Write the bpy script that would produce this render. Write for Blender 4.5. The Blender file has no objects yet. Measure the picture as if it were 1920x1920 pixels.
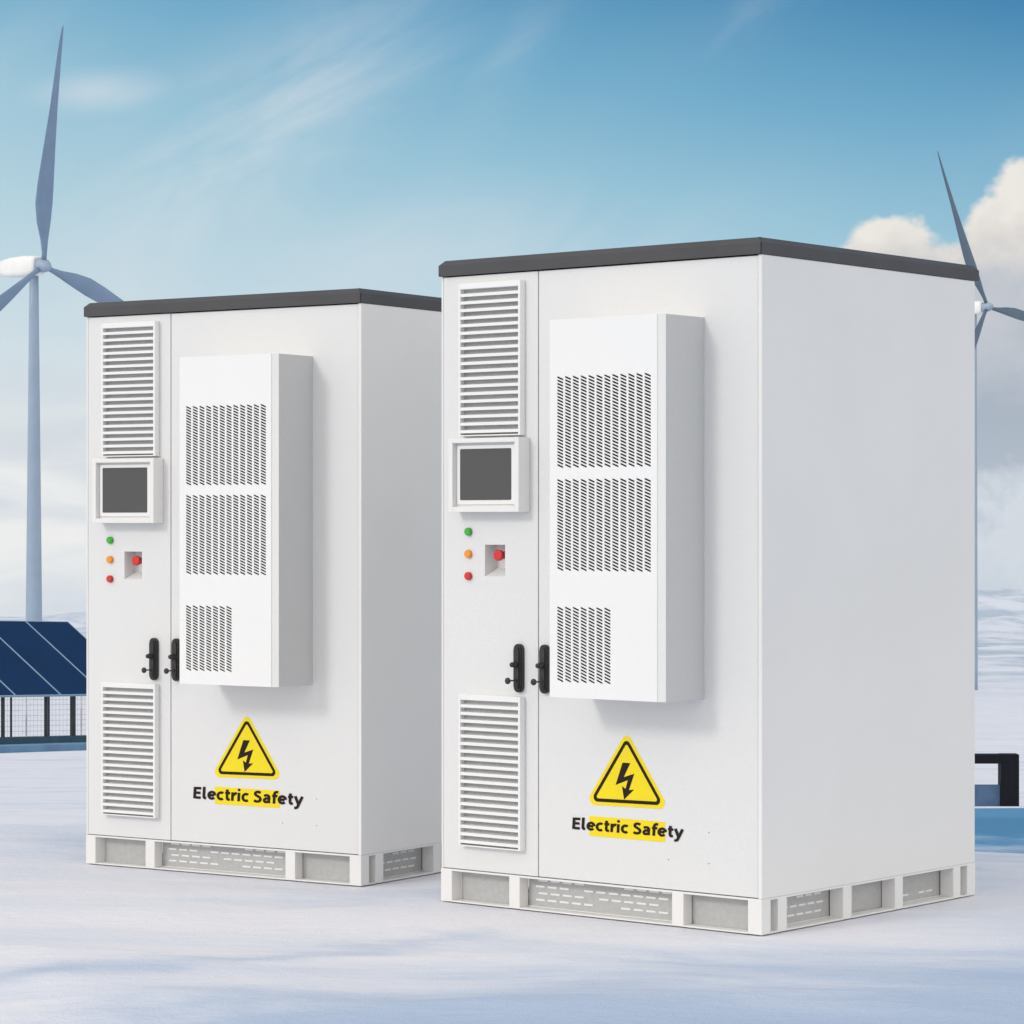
import bpy, bmesh, math, random
from mathutils import Vector, Matrix, noise
R = math.radians
random.seed(7)
sc = bpy.context.scene
COL = sc.collection

# ------------------------------------------------------------------ camera
F = 5438.8 / 1920.0            # focal length in picture widths
CAM_H = 1.2618
HOR = 985.8                    # picture row of the level line (of 1920)
cd = bpy.data.cameras.new('camera')
cam = bpy.data.objects.new('camera', cd)
COL.objects.link(cam)
cd.sensor_width = 36
cd.lens = 36 * F
cd.shift_y = (HOR - 960) / 1920
cd.clip_start = 0.1
cd.clip_end = 40000
cam.location = (0, 0, CAM_H)
cam.rotation_euler = (R(90), 0, 0)
sc.camera = cam

sc.view_settings.view_transform = 'Standard'
sc.view_settings.look = 'None'
sc.view_settings.exposure = 0
sc.view_settings.gamma = 1
sc.view_settings.use_curve_mapping = False
sc.cycles.use_denoising = True
sc.cycles.max_bounces = 8
sc.cycles.diffuse_bounces = 5
sc.cycles.volume_bounces = 1

# ------------------------------------------------------------------ node helper
class NT:
    def __init__(s, tree): s.t = tree
    def node(s, kind, **kw):
        n = s.t.nodes.new(kind)
        for k, v in kw.items(): setattr(n, k, v)
        return n
    def put(s, sock, v):
        if isinstance(v, bpy.types.NodeSocket): s.t.links.new(v, sock)
        elif isinstance(v, (tuple, list)):
            sock.default_value = tuple(v) + (1,) if len(v) == 3 and sock.type == 'RGBA' else tuple(v)
        else: sock.default_value = v
    def m(s, op, a, b=None, c=None, clamp=False):
        n = s.node('ShaderNodeMath', operation=op, use_clamp=clamp)
        s.put(n.inputs[0], a)
        if b is not None: s.put(n.inputs[1], b)
        if c is not None: s.put(n.inputs[2], c)
        return n.outputs[0]
    def add(s, a, b): return s.m('ADD', a, b)
    def sub(s, a, b): return s.m('SUBTRACT', a, b)
    def mul(s, a, b): return s.m('MULTIPLY', a, b)
    def smooth(s, x, lo, hi, a=0.0, b=1.0):
        n = s.node('ShaderNodeMapRange', interpolation_type='SMOOTHSTEP')
        n.clamp = True
        s.put(n.inputs[0], x); s.put(n.inputs[1], lo); s.put(n.inputs[2], hi)
        s.put(n.inputs[3], a); s.put(n.inputs[4], b)
        return n.outputs[0]
    def vec(s, x, y, z):
        n = s.node('ShaderNodeCombineXYZ')
        for i, v in enumerate((x, y, z)): s.put(n.inputs[i], v)
        return n.outputs[0]
    def noise(s, v, scale, detail=4, rough=.5, lac=2.0, dist=0.0):
        n = s.node('ShaderNodeTexNoise')
        s.put(n.inputs['Vector'], v)
        n.inputs['Scale'].default_value = scale; n.inputs['Detail'].default_value = detail
        n.inputs['Roughness'].default_value = rough; n.inputs['Lacunarity'].default_value = lac
        n.inputs['Distortion'].default_value = dist
        return n.outputs[0]
    def mix(s, f, a, b):
        n = s.node('ShaderNodeMix', data_type='RGBA')
        s.put(n.inputs[0], f); s.put(n.inputs[6], a); s.put(n.inputs[7], b)
        return n.outputs[2]
    def ramp(s, x, stops):
        n = s.node('ShaderNodeValToRGB')
        el = n.color_ramp.elements
        while len(el) > 1: el.remove(el[0])
        for i, (p, c) in enumerate(stops):
            e = el[0] if i == 0 else el.new(p)
            e.position = p; e.color = tuple(c) + (1,)
        s.put(n.inputs[0], x)
        return n.outputs[0]

def lin(r, g, b, k=1.0):
    f = lambda c: (c / 12.92 if c <= .04045 else ((c + .055) / 1.055) ** 2.4)
    return tuple(k * f(c / 255) for c in (r, g, b))

# ------------------------------------------------------------------ sun and sky
SUN_H = Vector((-.80, -.60)).normalized()
SUN_EL = R(27)
sun_dir = Vector((SUN_H.x * math.cos(SUN_EL), SUN_H.y * math.cos(SUN_EL), math.sin(SUN_EL)))
sd = bpy.data.lights.new('sun', 'SUN')
sd.energy = .9
sd.angle = R(12)
sd.color = (1, .96, .91)
so = bpy.data.objects.new('sun', sd)
COL.objects.link(so)
so.rotation_euler = sun_dir.to_track_quat('Z', 'Y').to_euler()
so.location = sun_dir * 50

world = bpy.data.worlds.new('World')
sc.world = world
world.use_nodes = True
wt = world.node_tree
wt.nodes.clear()
W = NT(wt)
out = W.node('ShaderNodeOutputWorld')
bg = W.node('ShaderNodeBackground')
bg.inputs['Strength'].default_value = .1
wt.links.new(bg.outputs[0], out.inputs[0])
tc = W.node('ShaderNodeTexCoord')
sep = W.node('ShaderNodeSeparateXYZ')
wt.links.new(tc.outputs['Generated'], sep.inputs[0])
dx, dy, dz = sep.outputs
EL = W.mul(W.m('ARCSINE', dz), 5.4388)          # elevation, 1 unit = 10.5 degrees
AZ = W.mul(W.m('ARCTAN2', dx, dy), 5.4388)      # azimuth from north, same unit
AZc = W.m('MINIMUM', W.m('MAXIMUM', AZ, -3.0), 3.0)
# clear sky: the air is deep blue a few degrees up already
elx = W.add(EL, W.mul(AZc, .16))
zz = W.m('MINIMUM', W.m('MAXIMUM', W.add(W.mul(elx, .5), .10), .03), 1.6)
sky = W.node('ShaderNodeTexSky', sky_type='NISHITA')
sky.sun_disc = False
sky.sun_elevation = SUN_EL
sky.sun_rotation = math.atan2(SUN_H.x, SUN_H.y)
sky.altitude = 600
sky.air_density = 1.0
sky.dust_density = .6
sky.ozone_density = 1.6
nv = W.node('ShaderNodeVectorMath', operation='NORMALIZE')
wt.links.new(W.vec(dx, dy, zz), nv.inputs[0])
wt.links.new(nv.outputs[0], sky.inputs[0])
K = 10.0
clear = W.ramp(W.m('MULTIPLY', W.add(elx, .35), .66), [
    (.0, lin(224, 229, 230)), (.36, lin(206, 223, 230)), (.52, lin(182, 212, 224)), (.66, lin(150, 196, 216)),
    (.80, lin(110, 171, 203)), (1.0, lin(44, 122, 172))])
gain = W.node('ShaderNodeVectorMath', operation='SCALE')
wt.links.new(clear, gain.inputs[0]); gain.inputs['Scale'].default_value = K
base = W.mix(.96, sky.outputs[0], gain.outputs[0])
# high thin veil, drawn out towards the upper right
veil_n = W.noise(W.vec(W.add(W.mul(AZ, .80), W.mul(EL, -.36)), W.add(W.mul(AZ, -.55), W.mul(EL, 1.35)), 1.7), 2.6, 6, .56, dist=.6)
veil_f = None
for (a, e, an, ln, wd, st) in ((-.50, .66, 38, .42, .15, 1.0), (-.03, .82, 55, .24, .055, .62), (-.77, .80, 4, .12, .035, .8), (-.25, .50, 8, .5, .12, .6), (.35, .90, 30, .3, .06, .3), (-1.5, .7, 20, .5, .2, .8), (1.6, .85, 15, .5, .1, .6)):
    ca, sa = math.cos(R(an)), math.sin(R(an))
    da, de = W.sub(AZ, a), W.sub(EL, e)
    p_ = W.m('DIVIDE', W.add(W.mul(da, ca), W.mul(de, sa)), ln)
    q_ = W.m('DIVIDE', W.sub(W.mul(de, ca), W.mul(da, sa)), wd)
    g_ = W.mul(W.m('EXPONENT', W.mul(W.add(W.m('POWER', p_, 2.0), W.m('POWER', q_, 2.0)), -1.0)), st)
    veil_f = g_ if veil_f is None else W.m('MAXIMUM', veil_f, g_)
veil = W.m('MULTIPLY', veil_f, W.smooth(veil_n, .34, .64, .12, 1.0))
base = W.mix(W.mul(veil, .78), base, lin(212, 222, 229, K))
# milky low bank on the left with faint level bands
band = W.noise(W.vec(W.mul(AZ, 1.1), W.mul(EL, 5.0), 8.1), 1.5, 4, .5, dist=.5)
low_f = W.mul(W.smooth(W.add(EL, W.mul(W.sub(band, .5), .35)), .42, .02), W.smooth(AZ, 1.2, .2, .35, 1))
low_c = W.mix(W.smooth(band, .38, .64), lin(214, 219, 224, K), lin(248, 245, 238, K))
base = W.mix(W.mul(low_f, .97), base, low_c)
# heaped clouds on the right: round heads over a grey body
pv = W.vec(AZ, EL, 0.0)
wn1 = W.noise(W.vec(W.mul(AZ, 1), W.mul(EL, 1.15), 3.3), 6.0, 4, .6)
wn2 = W.noise(W.vec(W.mul(AZ, 1), W.mul(EL, 1.15), 9.7), 3.0, 3, .5)
heads = [(.715, .505, .070), (.675, .455, .085), (.765, .440, .09), (.855, .455, .070), (.93, .525, .095), (.985, .56, .11),
         (.90, .44, .10), (1.10, .60, .15), (1.25, .52, .2), (1.45, .60, .2), (.60, .36, .13), (.76, .33, .14), (.92, .30, .17),
         (1.2, .36, .3), (1.75, .46, .32)]
fld = None
for (a, e, r) in heads:
    q = W.m('SQRT', W.add(W.m('POWER', W.sub(AZ, a), 2.0), W.m('POWER', W.sub(EL, e), 2.0)))
    q = W.sub(r, q)
    fld = q if fld is None else W.m('SMOOTH_MAX', fld, q, .03)
fldn = W.add(fld, W.add(W.mul(W.sub(wn1, .5), .13), W.mul(W.sub(wn2, .5), .06)))
head_f = W.smooth(fldn, -.006, .018)
body_f = W.mul(W.smooth(W.add(EL, W.mul(W.sub(wn2, .5), .25)), .40, .26), W.smooth(AZ, .30, .75))
cum_f = W.m('MAXIMUM', head_f, body_f)
ce = W.add(EL, W.add(W.mul(W.sub(wn1, .5), .42), W.mul(W.sub(wn2, .5), .26)))
cum_c = W.ramp(W.m('MULTIPLY', W.add(ce, .25), 1.15), [
    (.0, lin(186, 203, 212)), (.16, lin(196, 206, 214)), (.28, lin(212, 216, 222)), (.37, lin(166, 176, 190)), (.52, lin(164, 174, 188)),
    (.64, lin(184, 189, 198)), (.76, lin(196, 199, 205)), (.86, lin(222, 217, 212)), (.98, lin(240, 234, 226))])
gain2 = W.node('ShaderNodeVectorMath', operation='SCALE')
wt.links.new(cum_c, gain2.inputs[0]); gain2.inputs['Scale'].default_value = K
base = W.mix(W.mul(cum_f, .96), base, gain2.outputs[0])
# unseen bright cloud added behind the camera as fill light for the cabinets
cn = W.noise(tc.outputs['Generated'], 2.4, 4, .55)
back = W.mul(W.smooth(dy, .80, .15), W.smooth(cn, .15, .45))
base = W.mix(W.mul(back, .92), base, (12.2, 11.75, 11.1))
wt.links.new(base, bg.inputs['Color'])

# ------------------------------------------------------------------ materials
def pmat(name, col, rough=.5, metal=0.0, spec=.5, bump=None, mott=None, coat=0.0):
    m = bpy.data.materials.new(name)
    m.use_nodes = True
    n = NT(m.node_tree)
    p = m.node_tree.nodes['Principled BSDF']
    p.inputs['Roughness'].default_value = rough
    p.inputs['Metallic'].default_value = metal
    p.inputs['Specular IOR Level'].default_value = spec
    p.inputs['Coat Weight'].default_value = coat
    tcn = n.node('ShaderNodeTexCoord').outputs['Object']
    if mott:
        sc_, amt = mott
        f = n.noise(tcn, sc_, 4, .6)
        k = n.smooth(f, .3, .7)
        n.put(p.inputs['Base Color'], n.mix(k, tuple(c * (1 - amt) for c in col), tuple(min(1, c * (1 + amt)) for c in col)))
    else:
        p.inputs['Base Color'].default_value = tuple(col) + (1,)
    if bump:
        sc_, st = bump
        b = n.node('ShaderNodeBump')
        b.inputs['Strength'].default_value = st
        b.inputs['Distance'].default_value = .002
        n.put(b.inputs['Height'], n.noise(tcn, sc_, 3, .6))
        m.node_tree.links.new(b.outputs[0], p.inputs['Normal'])
    return m

M = {}
M['white'] = pmat('white_powder_coat', (.785, .777, .765), .5, spec=.3, bump=(420, .35), mott=(1.6, .015))
M['door'] = pmat('door_powder_coat', (.735, .735, .732), .55, spec=.25, bump=(420, .5), mott=(260, .02))
M['side_shade'] = pmat('grey_side_shade', (.58, .58, .578), .55, spec=.25, bump=(420, .5), mott=(220, .03))  # shade on the cooling unit's right side, put into the colour
M['white_smooth'] = pmat('white_enamel', (.82, .82, .815), .38, spec=.35, mott=(2.5, .01))
M['pocket_shade'] = pmat('grey_pocket_shade', (.47, .47, .465), .55, spec=.3, bump=(500, .3), mott=(60, .05))  # shade inside the base pockets, put into the plates' grey
M['mesh'] = pmat('grey_vent_shade', (.46, .46, .455), .7, mott=(300, .12))  # shade in the vent gaps, painted on the back plates
M['roof'] = pmat('charcoal_coat', (.062, .062, .066), .5, spec=.35, bump=(700, .15), mott=(4, .08))
M['seam'] = pmat('dark_gap', (.02, .02, .02), .8)
M['black'] = pmat('black_plastic', (.028, .028, .027), .45, spec=.4, mott=(60, .15))
M['screen'] = pmat('dark_screen_glass', (.085, .085, .085), .30, spec=.3, mott=(3, .03))
M['dark'] = pmat('dark_filter', (.014, .0145, .015), .8, mott=(120, .35))
M['green'] = pmat('green_lens', (.05, .42, .03), .35, mott=(80, .08))
M['amber'] = pmat('amber_lens', (.85, .30, .02), .35, mott=(80, .08))
M['red'] = pmat('red_lens', (.62, .025, .025), .35, mott=(80, .08))
M['yellow'] = pmat('yellow_vinyl', (.86, .68, .012), .5, spec=.25, mott=(14, .02))
M['ink'] = pmat('black_ink', (.018, .008, .006), .6, spec=.2, mott=(40, .1))
M['solar'] = pmat('solar_glass', (.0025, .016, .066), .35, spec=.22, mott=(.35, .12))
M['alu'] = pmat('anodised_frame', (.30, .42, .55), .45, metal=.3, mott=(2, .05))
M['steel'] = pmat('dark_blue_steel', (.035, .045, .055), .5, metal=.2, mott=(3, .15))
M['wire'] = pmat('weathered_wire', (.50, .50, .53), .6, mott=(3, .2))
M['beam'] = pmat('dark_ballast', (.018, .06, .10), .8, mott=(1.5, .2))
M['slab_shadow'] = pmat('blue_shadow_slab', (.11, .22, .36), .8, mott=(1.2, .12))  # blue shadow on the snow, put into an added slab's colour
M['black_paint'] = pmat('black_painted_steel', (.004, .005, .010), .7, spec=.2, mott=(6, .2))
M['panel_shadow'] = pmat('deep_blue_shadow', (.055, .115, .22), .5, mott=(5, .12))  # blue shadow colour for the panel added to the portal frame
M['turbine'] = pmat('shaded_turbine', (.27, .35, .46), .45, mott=(.3, .04))  # blue-grey shade of the white tower and hub, put into the colour
M['blade'] = pmat('shaded_blade', (.15, .235, .36), .45, mott=(.25, .06))  # shade on the white blades painted as their colour
M['dark_blade'] = pmat('deep_shaded_blade', (.055, .10, .16), .45, mott=(.25, .06))  # deeper painted shade for the right turbine's blades
M['nacelle'] = pmat('nacelle_coat', (.80, .81, .79), .45, mott=(.6, .03))

def snow_mat():
    m = bpy.data.materials.new('wind_packed_snow')
    m.use_nodes = True
    n = NT(m.node_tree)
    p = m.node_tree.nodes['Principled BSDF']
    tcn = n.node('ShaderNodeTexCoord').outputs['Object']
    s = n.node('ShaderNodeSeparateXYZ'); m.node_tree.links.new(tcn, s.inputs[0])
    x, y, z = s.outputs
    # crust patches, drawn out across the wind
    v1 = n.vec(n.mul(x, .55), n.mul(y, 1.6), 0.0)
    a = n.noise(v1, 1.3, 6, .62, dist=.4)
    b = n.noise(n.vec(n.mul(x, .05), n.mul(y, .16), 2.0), 1.0, 5, .6)
    c = n.noise(n.vec(n.mul(x, .006), n.mul(y, .0028), 4.0), 1.0, 7, .66)
    fresh, crust = (.775, .765, .815), (.62, .675, .785)
    k = n.smooth(a, .36, .68)
    col = n.mix(n.mul(k, .45), fresh, crust)
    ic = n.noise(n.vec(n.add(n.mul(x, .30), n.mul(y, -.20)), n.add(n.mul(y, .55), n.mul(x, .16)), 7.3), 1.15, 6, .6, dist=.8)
    near_shade = n.smooth(n.add(y, n.mul(x, -.85)), 9.7, 6.0)  # bluish foreground shade painted into the snow colour
    ridge_shade = n.sub(n.sub(n.sub(y, n.mul(x, .90)), 9.16), n.mul(n.sub(a, .5), 1.0))  # shadow of a drift ridge, painted as a bluish streak
    ridge_shade = n.mul(n.m('EXPONENT', n.mul(n.m('POWER', n.m('DIVIDE', ridge_shade, .16), 2.0), -1.0)), n.mul(n.smooth(x, .35, -.6), n.smooth(b, .35, .5)))
    near_shade = n.add(near_shade, n.mul(ridge_shade, .45))
    col = n.mix(n.smooth(n.add(ic, n.mul(near_shade, .38)), .46, .84, 0.0, .95), col, (.375, .475, .64))  # random crust patches plus the painted foreground and ridge shade
    col = n.mix(n.mul(n.smooth(b, .42, .66), .40), col, (.70, .725, .79))
    far = n.smooth(y, 150.0, 1600.0)
    col = n.mix(n.mul(n.mul(n.smooth(c, .42, .60), far), .75), col, (.30, .38, .48))
    n.put(p.inputs['Base Color'], col)
    p.inputs['Roughness'].default_value = .7
    p.inputs['Specular IOR Level'].default_value = .2
    g1 = n.noise(n.vec(n.mul(x, 1), n.mul(y, 1.8), z), 9.0, 6, .68)
    g2 = n.noise(n.vec(n.mul(x, 1), n.mul(y, 1), z), 130.0, 3, .6)
    g3 = n.noise(n.vec(n.mul(x, .8), n.mul(y, 1.5), z), 1.6, 4, .55, dist=.6)
    h = n.add(n.add(n.mul(g1, .022), n.mul(g2, .0065)), n.mul(g3, .035))
    bp = n.node('ShaderNodeBump')
    bp.inputs['Strength'].default_value = .55
    bp.inputs['Distance'].default_value = 1.0
    n.put(bp.inputs['Height'], h)
    m.node_tree.links.new(bp.outputs[0], p.inputs['Normal'])
    return m
M['snow'] = snow_mat()
def painted_shadow_mat():  # colour of the painted shadow, paler towards its near edge
    m = bpy.data.materials.new('blue_painted_shadow'); m.use_nodes = True
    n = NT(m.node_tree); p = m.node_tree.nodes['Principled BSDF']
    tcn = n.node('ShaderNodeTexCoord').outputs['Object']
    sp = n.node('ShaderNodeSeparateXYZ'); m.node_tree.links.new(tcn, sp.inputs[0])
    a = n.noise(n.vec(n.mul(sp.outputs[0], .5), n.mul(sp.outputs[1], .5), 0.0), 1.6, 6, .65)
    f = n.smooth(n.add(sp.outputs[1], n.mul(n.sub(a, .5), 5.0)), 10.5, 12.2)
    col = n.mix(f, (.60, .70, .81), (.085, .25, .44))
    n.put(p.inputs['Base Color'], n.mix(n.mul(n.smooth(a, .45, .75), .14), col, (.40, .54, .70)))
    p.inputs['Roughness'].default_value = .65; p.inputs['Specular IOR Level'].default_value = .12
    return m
M['painted_shadow'] = painted_shadow_mat()

# ------------------------------------------------------------------ mesh helpers
def box(bm, x0, x1, y0, y1, z0, z1, bev=0.0, mi=0):
    t = bmesh.new()
    vs = [t.verts.new((x, y, z)) for z in (z0, z1) for y in (y0, y1) for x in (x0, x1)]
    for f in ((0, 2, 3, 1), (4, 5, 7, 6), (0, 1, 5, 4), (2, 6, 7, 3), (0, 4, 6, 2), (1, 3, 7, 5)):
        t.faces.new([vs[i] for i in f])
    if bev: bmesh.ops.bevel(t, geom=t.edges[:], offset=bev, segments=2, affect='EDGES', profile=.5)
    merge(bm, t, mi)

def merge(bm, t, mi=0, mat=None):
    mp = {}
    for v in t.verts: mp[v] = bm.verts.new(mat @ v.co if mat else v.co)
    for f in t.faces:
        nf = bm.faces.new([mp[v] for v in f.verts]); nf.material_index = mi; nf.smooth = f.smooth
    t.free()

def prism(bm, pts, y0, y1, mi=0, smooth=False):
    """outline pts (x, z), extruded along y"""
    a = [bm.verts.new((x, y0, z)) for x, z in pts]
    b = [bm.verts.new((x, y1, z)) for x, z in pts]
    n = len(pts)
    fs = [bm.faces.new(a), bm.faces.new(b[::-1])]
    for i in range(n):
        f = bm.faces.new((a[i], b[i], b[(i + 1) % n], a[(i + 1) % n])); f.smooth = smooth; fs.append(f)
    for f in fs: f.material_index = mi

def stadium(cx, cz, w, h, n=8):
    r = w / 2; pts = []
    for i in range(n + 1):
        t = math.pi * i / n; pts.append((cx + r * math.cos(t), cz + h / 2 - r + r * math.sin(t)))
    for i in range(n + 1):
        t = math.pi + math.pi * i / n; pts.append((cx + r * math.cos(t), cz - h / 2 + r + r * math.sin(t)))
    return pts

def lathe(bm, prof, origin, axis, seg=20, mi=0):
    """prof: (distance along axis, radius)"""
    q = Vector(axis).normalized().to_track_quat('Z', 'Y')
    o = Vector(origin); rings = []
    for d, r in prof:
        rings.append([bm.verts.new(o + q @ Vector((r * math.cos(2 * math.pi * i / seg), r * math.sin(2 * math.pi * i / seg), d))) for i in range(seg)])
    for a, b in zip(rings, rings[1:]):
        for i in range(seg):
            f = bm.faces.new((a[i], a[(i + 1) % seg], b[(i + 1) % seg], b[i])); f.smooth = True; f.material_index = mi
    bm.faces.new(rings[0][::-1]).material_index = mi
    bm.faces.new(rings[-1]).material_index = mi

def quad(bm, pts, mi=0):
    f = bm.faces.new([bm.verts.new(p) for p in pts]); f.material_index = mi; return f

def obj(name, bm, mats, parent=None, recalc=True):
    if recalc: bmesh.ops.recalc_face_normals(bm, faces=bm.faces[:])
    me = bpy.data.meshes.new(name)
    bm.to_mesh(me); bm.free()
    for m in (mats if isinstance(mats, (list, tuple)) else [mats]): me.materials.append(M[m])
    o = bpy.data.objects.new(name, me)
    COL.objects.link(o)
    if parent: o.parent = parent
    return o

def thing(name, label, cat, loc=(0, 0, 0), rz=0.0, group=None):
    o = bpy.data.objects.new(name, None)
    COL.objects.link(o)
    o.location = loc; o.rotation_euler = (0, 0, rz)
    o.empty_display_size = .2
    o['label'] = label; o['category'] = cat
    if group: o['group'] = group
    return o

def kids(o): return [c for c in bpy.data.objects if c.parent == o]

def copy_tree(o, parent=None):
    c = o.copy(); COL.objects.link(c); c.parent = parent
    for ch in kids(o): copy_tree(ch, c)
    return c

# ------------------------------------------------------------------ terrain
CAB1 = dict(corner=(.7699, 8.9354), th=.68877, z=0.0)
CAB2 = dict(corner=(-.5422, 10.4378), th=.57684, z=-.0352)
CW, CD = 1.3054, 1.2807
def cab_frame(c):
    e = Vector((math.cos(c['th']), -math.sin(c['th']))); g = Vector((math.sin(c['th']), math.cos(c['th'])))
    return Vector(c['corner']) - CW * e, e, g      # front left corner, along the front, into the depth

PROF = [(11.5, None), (14, 1536), (20, 1528), (40, 1512), (60, 1462), (88, 1402), (130, 1362), (200, 1336), (330, 1317), (500, 1305),
        (900, 1292), (1500, 1262), (2200, 1236), (3200, 1214), (4500, 1206), (9600, 1206)]
PROF[0] = (11.5, HOR + 5438.8 * (CAM_H + .03) / 11.5)
LX = [math.log(a) for a, _ in PROF]; LY = [b for _, b in PROF]
def mono():
    n = len(LX)
    d = [(LY[i + 1] - LY[i]) / (LX[i + 1] - LX[i]) for i in range(n - 1)]
    m = [d[0]] + [0 if d[i - 1] * d[i] <= 0 else 2 * d[i - 1] * d[i] / (d[i - 1] + d[i]) for i in range(1, n - 1)] + [d[-1]]
    return m
LM = mono()
def prof_z(d):
    if d <= 11.5: return -.03 * min(1, max(0, (d - 9.2) / 1.6)) ** 1.5
    if d >= 9500: d = 9500
    l = math.log(d)
    i = max(j for j in range(len(LX) - 1) if LX[j] <= l)
    h = LX[i + 1] - LX[i]; t = (l - LX[i]) / h
    py = ((1 + 2 * t) * (1 - t) ** 2 * LY[i] + t * (1 - t) ** 2 * h * LM[i] + t * t * (3 - 2 * t) * LY[i + 1] + t * t * (t - 1) * h * LM[i + 1])
    return CAM_H - (py - HOR) / 5438.8 * d
def ss(a, b, x):
    t = min(1, max(0, (x - a) / (b - a))); return t * t * (3 - 2 * t)
def terrain(x, y):
    z = prof_z(y)
    if y < 60:
        # drifts, flattened where the cabinets stand
        w = 1.0; flat = 0.0
        for c in (CAB1, CAB2):
            o, e, g = cab_frame(c)
            p = Vector((x, y)) - o
            u, v = p.dot(e), p.dot(g)
            dd = math.hypot(max(0, -u, u - CW), max(0, -v, v - CD))
            k = ss(.45, .02, dd)
            w *= 1 - ss(.8, .0, dd)
            z = z * (1 - k) + (c['z'] - .004) * k
        amp = w * (ss(60, 12, y) if y > 12 else 1) * (1 - .92 * ss(10, 12.5, y) * ss(.5, 1.4, x))
        if amp > 0:
            n = noise.noise(Vector((x * .42 + .25 * y, y * .75, 3.1)))
            r = 1 - abs(noise.noise(Vector((x * .33 - y * .12, y * .62, 8.4))))
            z += amp * (.045 * n + .045 * (r ** 4 - .4) + .012 * noise.noise(Vector((x * 1.6, y * 3.4, 1.0))))
    if y > 40:
        k = ss(40, 200, y)
        z += k * y * .0011 * noise.fractal(Vector((x * .012, y * .028, 2.2)), .9, 2.1, 5)
    if y > 2500:
        k = ss(3600, 6200, y) * (1 - .35 * ss(8000, 14000, y))
        rg = noise.ridged_multi_fractal(Vector((x * .00062 + 3.0, y * .00045, .7)), .95, 2.1, 6, 1.0, 2.0)
        side = .62 + .38 * ss(-200, 900, x)
        z += k * side * (4 + 60 * rg) * (y / 6000)
    return z

def build_ground():
    ys = [-4000, -1500, -600, -250, -100, -40, -15, -5, 0, 3, 4.5, 5.5]
    y = 6.0
    while y < 16: ys.append(y); y += .055
    while y < 9000: ys.append(y); y *= 1.028
    n = 150; kk = 5.5
    ts = [math.sinh(kk * i / n) / math.sinh(kk) for i in range(-n, n + 1)]
    verts = []; faces = []
    for y in ys:
        half = max(120, .95 * abs(y))
        for t in ts:
            x = half * t
            verts.append((x, y, terrain(x, y) if y > 3 else 0.0))
    c = len(ts)
    for j in range(len(ys) - 1):
        for i in range(c - 1):
            a = j * c + i
            faces.append((a, a + 1, a + c + 1, a + c))
    me = bpy.data.meshes.new('snow_ground')
    me.from_pydata(verts, [], faces)
    me.polygons.foreach_set('use_smooth', [True] * len(faces))
    me.materials.append(M['snow'])
    o = bpy.data.objects.new('snow_ground', me)
    COL.objects.link(o)
    o['kind'] = 'structure'
    return o
build_ground()

def painted_shadow():  # blue sheet laid on the snow as a painted cast shadow
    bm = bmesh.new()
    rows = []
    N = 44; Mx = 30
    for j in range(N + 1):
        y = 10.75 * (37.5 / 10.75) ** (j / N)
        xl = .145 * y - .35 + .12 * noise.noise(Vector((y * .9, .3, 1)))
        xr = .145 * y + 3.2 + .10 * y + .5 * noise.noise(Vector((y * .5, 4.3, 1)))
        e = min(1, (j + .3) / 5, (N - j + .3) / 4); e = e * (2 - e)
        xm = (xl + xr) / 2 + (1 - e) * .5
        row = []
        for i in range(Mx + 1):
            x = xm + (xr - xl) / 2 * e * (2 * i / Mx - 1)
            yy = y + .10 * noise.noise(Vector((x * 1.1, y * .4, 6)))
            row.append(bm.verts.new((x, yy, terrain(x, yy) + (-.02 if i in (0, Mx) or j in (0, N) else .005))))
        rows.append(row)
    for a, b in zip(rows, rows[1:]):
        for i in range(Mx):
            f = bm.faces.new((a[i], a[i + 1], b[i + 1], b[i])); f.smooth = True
    o = obj('painted_shadow', bm, 'painted_shadow')
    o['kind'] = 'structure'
painted_shadow()

def at(px, py, d):
    """world point at depth d seen at a picture position"""
    return Vector(((px - 960) / 5438.8 * d, d, CAM_H - (py - HOR) / 5438.8 * d))

# ------------------------------------------------------------------ the cabinet
ZB = .110          # top of base frame
ZT = 2.100         # underside of roof
def slot_block(bm, x0, zt, ncol, nrow, p, w, pz, th, slope, v, depth):
    """columns of slanted slots cut through the sheet; returns the block's bounds"""
    col0 = x0 - (p - w) / 2
    top = zt + .003
    drop = slope * p
    bot = top - nrow * pz - .0
    bot_all = bot - drop
    for c in range(ncol):
        a, b = col0 + c * p, col0 + (c + 1) * p
        sl = lambda x, z: z - slope * (x - a)
        quad(bm, [(a, v, top), (b, v, top), (b, v, sl(b, top))][:3])
        quad(bm, [(a, v, bot), (b, v, bot_all), (a, v, bot_all)])
        for r in range(nrow):
            z1 = top - r * pz; z0 = z1 - pz
            o = [(a, z0), (b, sl(b, z0)), (b, sl(b, z1)), (a, z1)]
            m_ = (z0 + z1) / 2
            xa, xb = a + (p - w) / 2, b - (p - w) / 2
            i_ = [(xa, sl(xa, m_ - th / 2)), (xb, sl(xb, m_ - th / 2)), (xb, sl(xb, m_ + th / 2)), (xa, sl(xa, m_ + th / 2))]
            ov = [bm.verts.new((x, v, z)) for x, z in o]
            iv = [bm.verts.new((x, v, z)) for x, z in i_]
            bv = [bm.verts.new((x, v + depth, z)) for x, z in i_]
            for k in range(4):
                k2 = (k + 1) % 4
                bm.faces.new((ov[k], ov[k2], iv[k2], iv[k]))
                bm.faces.new((iv[k], iv[k2], bv[k2], bv[k]))
    return col0, col0 + ncol * p, bot_all, top

def sheet(bm, x0, x1, z0, z1, v):
    if x1 - x0 > 1e-6 and z1 - z0 > 1e-6:
        quad(bm, [(x0, v, z0), (x1, v, z0), (x1, v, z1), (x0, v, z1)])

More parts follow.
